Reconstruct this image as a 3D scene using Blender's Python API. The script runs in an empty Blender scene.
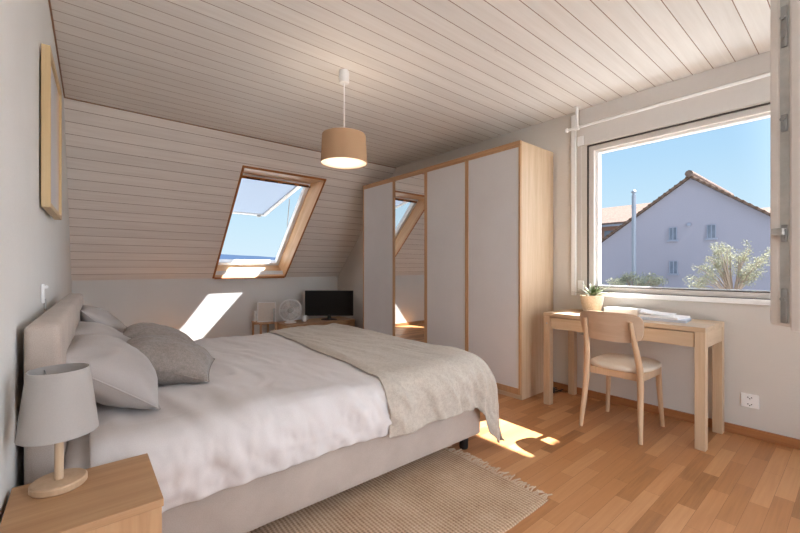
import bpy, bmesh, math, random
from mathutils import Vector, Matrix, Euler, noise
random.seed(7)
S = bpy.context.scene
COL = S.collection
PI = math.pi

# ------------------------------------------------------------------ materials
def lin(r, g, b):
    f = lambda c: (c/255/12.92) if c/255 <= .04045 else ((c/255+.055)/1.055)**2.4
    return (f(r), f(g), f(b), 1)

class NT:
    def __init__(s, name):
        s.m = bpy.data.materials.new(name); s.m.use_nodes = True
        s.t = s.m.node_tree; s.N = s.t.nodes; s.L = s.t.links
        s.b = s.N['Principled BSDF']; s.out = s.N['Material Output']
    def n(s, typ, **kw):
        nd = s.N.new(typ)
        for k, v in kw.items():
            if k in nd.inputs: nd.inputs[k].default_value = v
            else: setattr(nd, k, v)
        return nd
    def l(s, a, b): s.L.new(a, b)
    def coords(s, scale=(1, 1, 1), rot=(0, 0, 0), loc=(0, 0, 0), kind='Object'):
        tc = s.n('ShaderNodeTexCoord'); mp = s.n('ShaderNodeMapping')
        mp.inputs['Scale'].default_value = scale; mp.inputs['Rotation'].default_value = rot
        mp.inputs['Location'].default_value = loc
        s.l(tc.outputs[kind], mp.inputs['Vector']); return mp.outputs['Vector']
    def noise(s, vec, scale, detail=4, rough=.55, dist=0):
        nd = s.n('ShaderNodeTexNoise'); s.l(vec, nd.inputs['Vector'])
        nd.inputs['Scale'].default_value = scale; nd.inputs['Detail'].default_value = detail
        nd.inputs['Roughness'].default_value = rough; nd.inputs['Distortion'].default_value = dist
        return nd.outputs['Fac']
    def ramp(s, fac, stops):
        r = s.n('ShaderNodeValToRGB'); s.l(fac, r.inputs['Fac'])
        while len(r.color_ramp.elements) < len(stops): r.color_ramp.elements.new(.5)
        for e, (p, c) in zip(r.color_ramp.elements, stops): e.position = p; e.color = c
        return r.outputs['Color']
    def math(s, op, a, b=None, c=None):
        nd = s.n('ShaderNodeMath', operation=op)
        for i, v in enumerate((a, b, c)):
            if v is None: continue
            if isinstance(v, (int, float)): nd.inputs[i].default_value = v
            else: s.l(v, nd.inputs[i])
        return nd.outputs[0]
    def mix(s, fac, a, b, mode='MIX'):
        nd = s.n('ShaderNodeMix', data_type='RGBA', blend_type=mode)
        for i, v in ((0, fac), (6, a), (7, b)):
            if isinstance(v, (int, float, tuple)): nd.inputs[i].default_value = v
            else: s.l(v, nd.inputs[i])
        return nd.outputs[2]
    def bump(s, h, strength=.2, dist=.005):
        b = s.n('ShaderNodeBump'); b.inputs['Strength'].default_value = strength
        b.inputs['Distance'].default_value = dist; s.l(h, b.inputs['Height'])
        s.l(b.outputs['Normal'], s.b.inputs['Normal']); return b
    def color(s, c):
        if isinstance(c, tuple): s.b.inputs['Base Color'].default_value = c
        else: s.l(c, s.b.inputs['Base Color'])
    def set(s, rough=.5, metal=0, spec=.5, sheen=0):
        s.b.inputs['Roughness'].default_value = rough; s.b.inputs['Metallic'].default_value = metal
        s.b.inputs['Specular IOR Level'].default_value = spec
        if sheen: s.b.inputs['Sheen Weight'].default_value = sheen
        return s.m

def plain(name, c, rough=.5, metal=0, spec=.5, nscale=30, var=.04, bump=0):
    t = NT(name); v = t.coords()
    f = t.noise(v, nscale, 4)
    lo = tuple(x*(1-var) for x in c[:3])+(1,); hi = tuple(min(1, x*(1+var)) for x in c[:3])+(1,)
    t.color(t.ramp(f, [(.3, lo), (.7, hi)]))
    if bump: t.bump(f, bump, .003)
    return t.set(rough, metal, spec)

def wood(name, c1, c2, axis='x', rough=.45, spec=.4, fine=1.0, boards=0):
    t = NT(name)
    st = {'x': (1.2, 22, 22), 'y': (22, 1.2, 22), 'z': (22, 22, 1.2)}[axis]
    v = t.coords(tuple(q*fine for q in st))
    broad = t.noise(v, .9, 3, .5, .6)
    fineN = t.noise(v, 4.5, 5, .65, .3)
    k = t.math('ADD', t.math('MULTIPLY', broad, .6), t.math('MULTIPLY', fineN, .4))
    col = t.ramp(k, [(.32, c2), (.5, tuple((a+b)/2 for a, b in zip(c1, c2))), (.68, c1)])
    if boards:                                   # glued staves: a step of tone per stave
        tc = t.n('ShaderNodeTexCoord'); sx = t.n('ShaderNodeSeparateXYZ'); t.l(tc.outputs['Object'], sx.inputs[0])
        ax = sx.outputs[{'x': 1, 'y': 0, 'z': 1}[axis]]
        idx = t.math('FLOOR', t.math('DIVIDE', ax, boards))
        wn = t.n('ShaderNodeTexWhiteNoise', noise_dimensions='1D'); t.l(idx, wn.inputs['W'])
        sc = t.math('ADD', t.math('MULTIPLY', wn.outputs['Value'], .16), .92)
        hs = t.n('ShaderNodeHueSaturation'); t.l(col, hs.inputs['Color']); t.l(sc, hs.inputs['Value']); col = hs.outputs['Color']
    t.color(col); t.bump(fineN, .08, .002)
    return t.set(rough, 0, spec)

def fabric(name, c1, c2, weave=420, rough=.9, bump=.25, blot=6, sheen=.15):
    t = NT(name); v = t.coords()
    a = t.noise(v, blot, 4); b = t.noise(v, weave, 2)
    k = t.math('ADD', t.math('MULTIPLY', a, .5), t.math('MULTIPLY', b, .5))
    t.color(t.ramp(k, [(.35, c2), (.65, c1)])); t.bump(b, bump, .002)
    return t.set(rough, 0, .2, sheen)

def creased(name, c1, c2):
    t = NT(name); v = t.coords((1, 1, 1), (0, 0, .5))
    w = t.noise(v, 2.5, 2); b = t.noise(v, 500, 2)
    n1 = t.n('ShaderNodeTexNoise', noise_type='RIDGED_MULTIFRACTAL'); t.l(t.coords((.55, 1.5, 1.6), (0, .75, .5)), n1.inputs['Vector'])
    n1.inputs['Scale'].default_value = 5.5; n1.inputs['Detail'].default_value = 3; n1.inputs['Distortion'].default_value = .7
    t.color(t.ramp(b, [(.3, c2), (.7, c1)]))
    hgt = t.math('ADD', t.math('MULTIPLY', n1.outputs['Fac'], .5), t.math('MULTIPLY', b, .02))
    t.bump(hgt, .75, .025); return t.set(.9, 0, .2, .15)

def plaster(name, c):
    t = NT(name); v = t.coords()
    a = t.noise(v, 3, 4); b = t.noise(v, 55, 5, .6)
    lo = tuple(x*.965 for x in c[:3])+(1,)
    t.color(t.ramp(a, [(.3, lo), (.7, c)])); t.bump(b, .28, .006)
    return t.set(.9, 0, .2)

def planks(name, c1, c2, groove, pitch, axis_y, phase=0):
    """tongue and groove boards running along local x, seams every pitch along local y"""
    t = NT(name)
    tc = t.n('ShaderNodeTexCoord'); sx = t.n('ShaderNodeSeparateXYZ'); t.l(tc.outputs['Object'], sx.inputs[0])
    y = t.math('DIVIDE', t.math('ADD', sx.outputs[1], phase), pitch)
    idx = t.math('FLOOR', y); fr = t.math('FRACT', y)
    wn = t.n('ShaderNodeTexWhiteNoise', noise_dimensions='1D'); t.l(idx, wn.inputs['W'])
    cb = t.n('ShaderNodeCombineXYZ')
    t.l(t.math('ADD', t.math('MULTIPLY', sx.outputs[0], 1.3), t.math('MULTIPLY', wn.outputs['Value'], 37)), cb.inputs[0])
    t.l(t.math('MULTIPLY', sx.outputs[1], 26), cb.inputs[1]); t.l(sx.outputs[2], cb.inputs[2])
    g = t.noise(cb.outputs[0], 1.4, 5, .6, .5)
    col = t.ramp(g, [(.3, c2), (.65, c1)])
    hs = t.n('ShaderNodeHueSaturation'); t.l(col, hs.inputs['Color'])
    t.l(t.math('ADD', t.math('MULTIPLY', wn.outputs['Value'], .07), .965), hs.inputs['Value'])
    # knots
    cb2 = t.n('ShaderNodeCombineXYZ')
    t.l(t.math('ADD', t.math('MULTIPLY', sx.outputs[0], 1.6), t.math('MULTIPLY', wn.outputs['Value'], 11)), cb2.inputs[0])
    t.l(t.math('MULTIPLY', sx.outputs[1], 4.2), cb2.inputs[1])
    vo = t.n('ShaderNodeTexVoronoi'); t.l(cb2.outputs[0], vo.inputs['Vector']); vo.inputs['Scale'].default_value = 1.5
    kn = t.math('LESS_THAN', vo.outputs['Distance'], .035)
    col = t.mix(t.math('MULTIPLY', kn, .22), hs.outputs['Color'], groove)
    d = t.math('ABSOLUTE', t.math('SUBTRACT', fr, .5))
    gr = t.math('GREATER_THAN', d, .5-.0022/pitch)
    t.color(t.mix(t.math('MULTIPLY', gr, .85), col, groove))
    t.bump(t.math('SUBTRACT', t.math('MULTIPLY', g, .15), gr), .25, .003)
    return t.set(.55, 0, .35)

def parquet(name):
    t = NT(name)
    tc = t.n('ShaderNodeTexCoord'); mp = t.n('ShaderNodeMapping'); t.l(tc.outputs['Object'], mp.inputs[0])
    br = t.n('ShaderNodeTexBrick', offset=.37, offset_frequency=2, squash=1)
    t.l(mp.outputs[0], br.inputs['Vector'])
    br.inputs['Scale'].default_value = 1; br.inputs['Mortar Size'].default_value = .0007
    br.inputs['Brick Width'].default_value = .43; br.inputs['Row Height'].default_value = .07
    br.inputs['Bias'].default_value = 0; br.inputs['Mortar Smooth'].default_value = .2
    br.inputs['Color1'].default_value = (0, 0, 0, 1); br.inputs['Color2'].default_value = (1, 1, 1, 1); br.inputs['Mortar'].default_value = (.2, .2, .2, 1)
    sx = t.n('ShaderNodeSeparateXYZ'); t.l(mp.outputs[0], sx.inputs[0])
    cb = t.n('ShaderNodeCombineXYZ'); t.l(t.math('ADD', t.math('MULTIPLY', sx.outputs[0], 2), t.math('MULTIPLY', br.outputs['Color'], 9)), cb.inputs[0]); t.l(t.math('MULTIPLY', sx.outputs[1], 40), cb.inputs[1])
    g = t.noise(cb.outputs[0], 1.6, 5, .6, .4)
    k = t.math('ADD', t.math('MULTIPLY', br.outputs['Color'], .55), t.math('MULTIPLY', g, .5))
    col = t.ramp(k, [(.12, lin(134, 90, 54)), (.42, lin(177, 123, 77)), (.62, lin(188, 133, 87)), (.9, lin(204, 154, 108))])
    col = t.mix(t.math('MULTIPLY', br.outputs['Fac'], .6), col, lin(110, 66, 38))
    t.color(col)
    t.bump(t.math('SUBTRACT', t.math('MULTIPLY', g, .3), br.outputs['Fac']), .08, .002)
    r = t.math('ADD', t.math('MULTIPLY', g, .14), .30); t.l(r, t.b.inputs['Roughness'])
    m = t.set(.36, 0, .45); t.l(r, t.b.inputs['Roughness']); return m

def glass(name, tint=(1, 1, 1, 1), gloss=.08):
    t = NT(name)
    tr = t.n('ShaderNodeBsdfTransparent'); tr.inputs[0].default_value = tint
    gl = t.n('ShaderNodeBsdfGlossy'); gl.inputs['Roughness'].default_value = .02
    fr = t.n('ShaderNodeFresnel'); fr.inputs[0].default_value = 1.45
    mx = t.n('ShaderNodeMixShader'); t.l(t.math('MULTIPLY', fr.outputs[0], gloss*6), mx.inputs[0])
    t.l(tr.outputs[0], mx.inputs[1]); t.l(gl.outputs[0], mx.inputs[2]); t.l(mx.outputs[0], t.out.inputs[0])
    return t.m

def shade_mat(name, c, trans=.35):
    t = NT(name); v = t.coords()
    w = t.noise(v, 350, 2); col = t.ramp(w, [(.3, tuple(x*.95 for x in c[:3])+(1,)), (.7, c)])
    df = t.n('ShaderNodeBsdfDiffuse'); tl = t.n('ShaderNodeBsdfTranslucent')
    t.l(col, df.inputs[0]); t.l(col, tl.inputs[0])
    mx = t.n('ShaderNodeMixShader'); mx.inputs[0].default_value = trans
    t.l(df.outputs[0], mx.inputs[1]); t.l(tl.outputs[0], mx.inputs[2]); t.l(mx.outputs[0], t.out.inputs[0])
    return t.m

OAK1, OAK2 = lin(210, 186, 157), lin(188, 160, 129)
M = dict(
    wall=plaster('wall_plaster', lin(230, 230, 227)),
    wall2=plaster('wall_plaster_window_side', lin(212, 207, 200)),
    wallout=plain('outside_render', lin(140, 138, 149), .9, spec=.1, var=.02),
    ceil=planks('ceiling_boards', lin(239, 236, 231), lin(231, 227, 221), lin(124, 82, 54), .1155, 'y', .0273),
    slope=planks('slope_boards', lin(243, 237, 230), lin(232, 224, 216), lin(124, 82, 54), .115, 'y', .02),
    floor=parquet('parquet'),
    oak_x=wood('oak_grain_x', OAK1, OAK2, 'x', boards=.09), oak_y=wood('oak_grain_y', OAK1, OAK2, 'y', boards=.09), oak_z=wood('oak_grain_z', OAK1, OAK2, 'z'),
    oakd_x=wood('brown_oak_x', lin(200, 160, 120), lin(174, 132, 94), 'x', boards=.1), oakd_y=wood('brown_oak_y', lin(200, 160, 120), lin(174, 132, 94), 'y', boards=.1),
    oakd_z=wood('brown_oak_z', lin(200, 160, 120), lin(174, 132, 94), 'z'),
    pine_x=wood('pine_lining_x', lin(224, 188, 148), lin(200, 156, 112), 'x', rough=.35), pine_y=wood('pine_lining_y', lin(224, 188, 148), lin(198, 152, 108), 'y', rough=.35),
    edge=wood('lining_edge', lin(186, 124, 70), lin(158, 98, 52), 'x'),
    base_y=wood('baseboard_wood', lin(178, 122, 78), lin(150, 96, 58), 'y'),
    trimd=plain('dark_trim', lin(150, 116, 90), .6),
    chairw=wood('chair_beech', lin(214, 184, 152), lin(192, 160, 128), 'z', .4),
    ply=wood('chair_back_ply', lin(202, 178, 154), lin(186, 160, 136), 'y', .4),
    seat=fabric('cream_seat', lin(228, 216, 200), lin(214, 200, 182), 600),
    white=plain('white_paint', lin(240, 240, 239), .4, var=.015), whiteg=plain('window_white', lin(212, 207, 201), .4, var=.03),
    greyw=plain('shutter_box_paint', lin(212, 208, 204), .6, var=.015),
    dark=plain('black_plastic', lin(26, 24, 23), .45), screen=plain('tv_screen', lin(34, 31, 29), .3, spec=.25, var=.01),
    gasket=plain('rubber_gasket', lin(60, 52, 46), .7), metal=plain('steel', lin(150, 150, 148), .4, .8, var=.08), dmetal=plain('grey_fitting', lin(178, 178, 174), .45, .4, var=.1),
    zinc=plain('flue_zinc', lin(122, 128, 138), .45, .2),
    panel=fabric('wardrobe_panel', lin(216, 214, 214), lin(208, 206, 206), 160, .75, .1, 3, 0),
    mirror=plain('mirror', (.86, .85, .84, 1), .015, 1, var=0),
    bedfab=fabric('beige_upholstery', lin(192, 178, 166), lin(172, 158, 147), 420),
    duvet=creased('white_duvet', lin(216, 210, 207), lin(206, 199, 196)),
    pillow=fabric('white_pillow', lin(180, 173, 168), lin(168, 160, 155), 500, .9, .12, 5),
    linen=fabric('grey_linen', lin(160, 149, 141), lin(128, 118, 111), 230, .95, .8, 60),
    throw=fabric('cream_throw', lin(198, 188, 175), lin(176, 166, 153), 210, .95, .8, 60),
    shade=shade_mat('lamp_shade_white', lin(200, 195, 190), .3),
    drum=shade_mat('drum_fabric', lin(200, 166, 132), .16), druml=shade_mat('drum_lining', lin(246, 236, 222), .3),
    pot=fabric('woven_pot', lin(208, 192, 170), lin(174, 154, 130), 120, .9, .8),
    soil=plain('soil', lin(70, 54, 42), .9, bump=.5), leaf=plain('house_plant_leaf', lin(96, 110, 72), .5, var=.3, nscale=8),
    paper=plain('paper', lin(240, 238, 236), .7, var=.02), paperb=plain('paper_blue_grey', lin(196, 200, 210), .6, var=.08, nscale=12),
    cream=plain('cream_board', lin(222, 212, 200), .6),
    tile=plain('roof_tiles', lin(104, 88, 80), .95, spec=.05, var=.25, nscale=9), tileb=plain('roof_brown', lin(92, 74, 62), .95, spec=.05, var=.2, nscale=9),
    brickb=plain('brown_wall', lin(130, 104, 92), .9), hwin=plain('house_window_glass', lin(98, 106, 120), .15, var=.2, nscale=3),
    hframe=plain('house_window_frame', lin(128, 134, 150), .5),
    treeleaf=plain('pale_leaves', lin(142, 140, 116), .9, spec=.1, var=.25, nscale=3), bark=plain('bark', lin(140, 124, 110), .9, bump=.5),
    reflector=plain('pale_reflector', lin(224, 224, 226), .7, var=.03),
    ground=plain('pale_concrete_ground', lin(126, 125, 122), .95, var=.25, nscale=.6), hills=plain('hill_haze', lin(74, 92, 116), .95, var=.12, nscale=.02),
    clear=glass('pane_clear', (.97, .98, .98, 1), .08), sky_tint=shade_mat('sun_screen', (.33, .36, .40, 1), .75),
)
def rug_mat():
    t = NT('jute_rug'); v = t.coords()
    tc = t.n('ShaderNodeTexCoord'); sx = t.n('ShaderNodeSeparateXYZ'); t.l(tc.outputs['Object'], sx.inputs[0])
    rows = t.math('SINE', t.math('MULTIPLY', sx.outputs[0], 2*PI/.017))
    loops = t.math('SINE', t.math('ADD', t.math('MULTIPLY', sx.outputs[1], 2*PI/.014), t.math('MULTIPLY', rows, .8)))
    nz = t.noise(v, 70, 4, .7); bl = t.noise(v, 5, 3)
    h = t.math('ADD', t.math('MULTIPLY', rows, .26), t.math('ADD', t.math('MULTIPLY', loops, .12), t.math('MULTIPLY', nz, .75)))
    k = t.math('ADD', t.math('MULTIPLY', h, .5), t.math('MULTIPLY', bl, .4))
    t.color(t.ramp(k, [(.12, lin(150, 118, 92)), (.4, lin(204, 174, 146)), (.7, lin(228, 204, 178))]))
    t.bump(h, .9, .008); return t.set(.95, 0, .1)
M['rug'] = rug_mat()
def art_mat():
    t = NT('abstract_wash'); v = t.coords((1, 1, 1))
    tc = t.n('ShaderNodeTexCoord'); sx = t.n('ShaderNodeSeparateXYZ'); t.l(tc.outputs['Object'], sx.inputs[0])
    nz = t.noise(v, 3, 3)
    a = t.math('ADD', sx.outputs[1], t.math('MULTIPLY', nz, .25))
    t.color(t.ramp(a, [(.3, lin(206, 204, 206)), (.55, lin(214, 206, 200)), (.75, lin(226, 190, 150)), (.9, lin(222, 196, 160)), (1, lin(214, 204, 192))]))
    return t.set(.6)
M['art'] = art_mat()
def em_mat(name, c, s):
    t = NT(name); t.color(c); t.b.inputs['Emission Color'].default_value = c; t.b.inputs['Emission Strength'].default_value = s; return t.m
M['bulb'] = em_mat('lit_bulb', lin(255, 226, 186), 3)

# ------------------------------------------------------------------ mesh builder
class MB:
    def __init__(s): s.bm = bmesh.new()
    def box(s, x0, x1, y0, y1, z0, z1, bev=0, mat=None, seg=2):
        r = bmesh.ops.create_cube(s.bm, size=1); vs = r['verts']
        for v in vs: v.co = Vector(((x0+x1)/2+v.co.x*(x1-x0), (y0+y1)/2+v.co.y*(y1-y0), (z0+z1)/2+v.co.z*(z1-z0)))
        if bev:
            es = list({e for v in vs for e in v.link_edges})
            rr = bmesh.ops.bevel(s.bm, geom=es, offset=bev, segments=seg, affect='EDGES', profile=.5)
            vs = list({v for f in rr['faces'] for v in f.verts} | {v for v in vs if v.is_valid})
        if mat is not None:
            for v in vs: v.co = mat @ v.co
        return s
    def tube(s, pts, rad, n=10, cap=True):
        pts = [Vector(p) for p in pts]; rad = rad if isinstance(rad, (list, tuple)) else [rad]*len(pts)
        rings = []; up = None
        for i, p in enumerate(pts):
            d = (pts[min(i+1, len(pts)-1)]-pts[max(i-1, 0)]).normalized()
            if up is None:
                up = d.orthogonal().normalized()
            up = (up-d*up.dot(d)); up = up.normalized() if up.length > 1e-6 else d.orthogonal().normalized()
            sd = d.cross(up)
            rings.append([s.bm.verts.new(p+(up*math.cos(2*PI*k/n)+sd*math.sin(2*PI*k/n))*rad[i]) for k in range(n)])
        for a, b in zip(rings, rings[1:]):
            for k in range(n): s.bm.faces.new((a[k], a[(k+1) % n], b[(k+1) % n], b[k]))
        if cap: s.bm.faces.new(rings[0][::-1]); s.bm.faces.new(rings[-1])
        return s
    def lathe(s, prof, n=40, c=(0, 0, 0), closed=False):
        rings = []
        for r, z in prof:
            if r < 1e-6: rings.append([s.bm.verts.new((c[0], c[1], c[2]+z))])
            else: rings.append([s.bm.verts.new((c[0]+r*math.cos(2*PI*k/n), c[1]+r*math.sin(2*PI*k/n), c[2]+z)) for k in range(n)])
        pr = list(zip(rings, rings[1:]))+([(rings[-1], rings[0])] if closed else [])
        for a, b in pr:
            for k in range(n):
                k2 = (k+1) % n
                if len(a) == 1 and len(b) == 1: continue
                if len(a) == 1: s.bm.faces.new((a[0], b[k], b[k2]))
                elif len(b) == 1: s.bm.faces.new((a[k], b[0], a[k2]))
                else: s.bm.faces.new((a[k], b[k], b[k2], a[k2]))
        return s
    def prism(s, poly, axis, a, b):
        """extrude polygon (2-D) along axis between a and b"""
        def P(u, v, w): return {'x': (w, u, v), 'y': (u, w, v), 'z': (u, v, w)}[axis]
        A = [s.bm.verts.new(P(u, v, a)) for u, v in poly]; B = [s.bm.verts.new(P(u, v, b)) for u, v in poly]
        n = len(poly); s.bm.faces.new(A[::-1]); s.bm.faces.new(B)
        for k in range(n): s.bm.faces.new((A[k], A[(k+1) % n], B[(k+1) % n], B[k]))
        return s
    def grid(s, fn, nu, nv, closed_u=False):
        g = [[s.bm.verts.new(fn(i, j)) for j in range(nv)] for i in range(nu)]
        for i in range(nu-1+(1 if closed_u else 0)):
            for j in range(nv-1):
                s.bm.faces.new((g[i][j], g[(i+1) % nu][j], g[(i+1) % nu][j+1], g[i][j+1]))
        return g
    def hexa(s, p):
        v = [s.bm.verts.new(q) for q in p]
        for f in ((0, 1, 2, 3), (7, 6, 5, 4), (0, 4, 5, 1), (1, 5, 6, 2), (2, 6, 7, 3), (3, 7, 4, 0)): s.bm.faces.new([v[i] for i in f])
        return s
    def build(s, name, mat, parent=None, smooth=False, angle=40):
        bmesh.ops.recalc_face_normals(s.bm, faces=s.bm.faces)
        me = bpy.data.meshes.new(name); s.bm.to_mesh(me); s.bm.free()
        for m in (mat if isinstance(mat, (list, tuple)) else [mat]): me.materials.append(M[m] if isinstance(m, str) else m)
        o = bpy.data.objects.new(name, me); COL.objects.link(o)
        if smooth:
            me.polygons.foreach_set('use_smooth', [True]*len(me.polygons))
            try: me.set_sharp_from_angle(angle=math.radians(angle))
            except Exception: pass
        if parent: o.parent = parent
        return o

def tag(o, label=None, cat=None, group=None, kind=None):
    if label: o['label'] = label
    if cat: o['category'] = cat
    if group: o['group'] = group
    if kind: o['kind'] = kind
    return o
def thing(name, label, cat, loc=(0, 0, 0), rz=0, group=None, kind=None):
    o = bpy.data.objects.new(name, None); COL.objects.link(o); o.location = loc; o.rotation_euler = (0, 0, rz)
    o.empty_display_size = .1
    return tag(o, label, cat, group, kind)
def struct(o, label=None):
    o['kind'] = 'structure'
    if label: o['label'] = label
    return o

# ------------------------------------------------------------------ the room
# camera stands at x=0, y=0, z=1.1.  left wall and window wall run along y, far wall along x.
CH = 2.47; YC = 4.09; YK = 5.617; ZK = .96; YB = -1.25
sl_len = math.hypot(YK-YC, CH-ZK); CY = (YK-YC)/sl_len; CZ = (CH-ZK)/sl_len
XL = lambda y: -.172+.0155*y
XR = lambda y: 3.368-.0134*y
AR = math.atan(.0134)           # turn of the window wall
AL = -math.atan(.0155)

struct(MB().box(-.6, 3.8, YB, 6.0, -.12, 0).build('floor', 'floor'), 'warm brown strip parquet floor')
struct(MB().box(-.6, 3.8, YB, YC+.002, CH, CH+.12).build('ceiling', 'ceil'), 'whitewashed board ceiling, flat part')

# sloped part, built in slope coordinates (x, s, n): s down the slope, n outwards
SLM = Matrix(((1, 0, 0, 0), (0, CY, CZ, YC), (0, -CZ, CY, CH), (0, 0, 0, 1)))
OX0, OX1, OS0, OS1 = 1.38, 2.36, .373, 2.124     # opening at the boards
IX0, IX1, IS0, IS1 = 1.395, 2.31, .575, 2.083; DN = .20   # window frame outline, DN outwards
b = MB()
def ring(b, x0, x1, s0, s1, a0, a1, c0, c1, n0, n1):
    b.box(x0, a0, s0, s1, n0, n1); b.box(a1, x1, s0, s1, n0, n1)
    b.box(a0, a1, s0, c0, n0, n1); b.box(a0, a1, c1, s1, n0, n1)
ring(b, -.3, 3.6, 0, sl_len, OX0, OX1, OS0, OS1, 0, .03)
o = struct(b.build('ceiling_sloped', 'slope'), 'whitewashed board ceiling, sloped part with roof window'); o.matrix_world = SLM
b = MB(); ring(b, -.6, 3.9, -.6, sl_len+.6, IX0-.02, IX1+.02, IS0-.02, IS1+.02, DN, DN+.07)
o = struct(b.build('roof', 'tile'), 'tiled roof outside'); o.matrix_world = SLM

# walls
yk = YK
b = MB().prism([(XL(YB), YB), (XL(6.2), 6.2), (XL(6.2)-.2, 6.2), (XL(YB)-.2, YB)], 'z', 0, 2.75)
struct(b.build('wall_left', 'wall'), 'off-white plaster wall behind the bed head')
struct(MB().box(-.3, 3.6, YK, YK+.2, 0, ZK+.1).build('wall_far', 'wall'), 'low off-white knee wall under the slope')
WY0, WY1, WZ0, WZ1 = -.36, 1.52, .895, 2.147     # window opening
def wallseg(b, y0, y1, z0, z1, th=.12):
    b.prism([(XR(y0), y0), (XR(y1), y1), (XR(y1)+th, y1), (XR(y0)+th, y0)], 'z', z0, z1)
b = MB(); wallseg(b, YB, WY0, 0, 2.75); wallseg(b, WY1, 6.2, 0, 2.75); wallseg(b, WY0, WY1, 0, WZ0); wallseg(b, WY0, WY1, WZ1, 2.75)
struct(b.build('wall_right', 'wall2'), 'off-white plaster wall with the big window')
def bboard(name, x, y0, y1, side, mat='base_y'):
    b = MB(); t = .016
    b.prism([(x(y0), y0), (x(y1), y1), (x(y1)+side*t, y1), (x(y0)+side*t, y0)], 'z', 0, .058)
    return struct(b.build(name, mat))
b = MB(); b.box(XL(YB)-.1, .75, YB-.12, YB, 0, 2.6); b.box(.75, 2.35, YB-.12, YB, 2.35, 2.6); b.box(2.35, XR(YB)+.1, YB-.12, YB, 0, 2.6)  # opening is added, placed and sized to let fill light in
struct(b.build('wall_back', 'wall'), 'off-white wall behind the camera with a wide opening added for fill light')
bboard('baseboard_right', XR, YB, YK, -1); bboard('baseboard_left', XL, YB, YK, 1)
struct(MB().box(XL(YK)+.01, XR(YK)-.01, YK-.016, YK, 0, .058).build('baseboard_far', 'oakd_x'))
# thin dark strip where the ceiling meets the left wall and where the slope begins
b = MB(); b.prism([(XL(YB), YB), (XL(YC), YC), (XL(YC)+.008, YC), (XL(YB)+.008, YB)], 'z', CH-.008, CH)
struct(b.build('trim_1', 'trimd'))
struct(MB().box(XL(YC), XR(YC), YC-.007, YC+.004, CH-.008, CH).build('trim_2', 'trimd'))

# ---- roof window
w2 = thing('window_2', 'open roof window in a pine lining in the sloped ceiling', 'roof window', (0, 0, 0), 0, kind='structure'); w2.matrix_world = SLM
def P(x, s, n): return Vector((x, s, n))
tk = .018
# lining boards: each a slanted hexahedron from the room edge (n=-.02) to the window (n=DN)
def board(i0, i1, o0, o1, off):
    off = Vector(off)
    return MB().hexa([i0, i1, o1, o0, i0+off, i1+off, o1+off, o0+off])
n0 = -.008
board(P(OX0, OS0, n0), P(OX1, OS0, n0), P(IX0, IS0, DN), P(IX1, IS0, DN), (0, -tk, 0)).build('lining_board', 'pine_x', w2)
board(P(OX0, OS1, n0), P(OX1, OS1, n0), P(IX0, IS1, DN), P(IX1, IS1, DN), (0, tk, 0)).build('lining_board', 'pine_x', w2)
board(P(OX1, OS0, n0), P(OX1, OS1, n0), P(IX1, IS0, DN), P(IX1, IS1, DN), (tk, 0, 0)).build('lining_board', 'pine_y', w2)
board(P(OX0, OS0, n0), P(OX0, OS1, n0), P(IX0, IS0, DN), P(IX0, IS1, DN), (-tk, 0, 0)).build('lining_board', 'pine_y', w2)
b = MB(); e = .022
b.box(OX0-e, OX0, OS0-e, OS1+e*.6, -.012, .004); b.box(OX1, OX1+e, OS0-e, OS1+e*.6, -.012, .004)
b.box(OX0, OX1, OS0-e, OS0, -.012, .004); b.box(OX0, OX1, OS1-.004, OS1+e*.6, -.026, .004)
b.build('edge_trim', 'edge', w2)
b = MB(); fw = .045
ring(b, IX0, IX1, IS0, IS1, IX0+fw, IX1-fw, IS0+fw+.01, IS1-fw, DN-.01, DN+.06)
b.build('frame', 'white', w2)
b = MB(); b.box(IX0+.02, IX1-.02, IS0+.02, IS0+.05, DN-.03, DN-.01, .004); b.build('vent_flap', 'edge', w2)
b = MB()
for k in range(4): b.box(IX0+.1+k*.22, IX0+.26+k*.22, IS0+.028, IS0+.04, DN-.036, DN-.03)
b.build('vent_slots', 'dark', w2)
# sash swung outwards about its top edge
sa = bpy.data.objects.new('sash', None); COL.objects.link(sa); sa.parent = w2
sa.location = (0, IS0+.05, DN+.06); sa.rotation_euler = (math.radians(33.5), 0, 0)
SX0, SX1, SLn = IX0+.03, IX1-.03, 1.47
b = MB(); ring(b, SX0, SX1, 0, SLn, SX0+.05, SX1-.05, .05, SLn-.06, 0, .045); b.build('sash_frame', 'white', sa)
MB().box(SX0+.045, SX1-.045, .045, SLn-.055, .018, .026).build('sun_screen', 'sky_tint', sa)
MB().box((SX0+SX1)/2+.28, (SX0+SX1)/2+.34, SLn-.05, SLn-.02, -.03, 0, .005).build('catch', 'dmetal', sa)
MB().tube([(IX1-.06, 1.36, DN+.05), (IX1-.06, 1.04, DN+.26)], .006).build('stay_rod', 'metal', w2)

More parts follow.
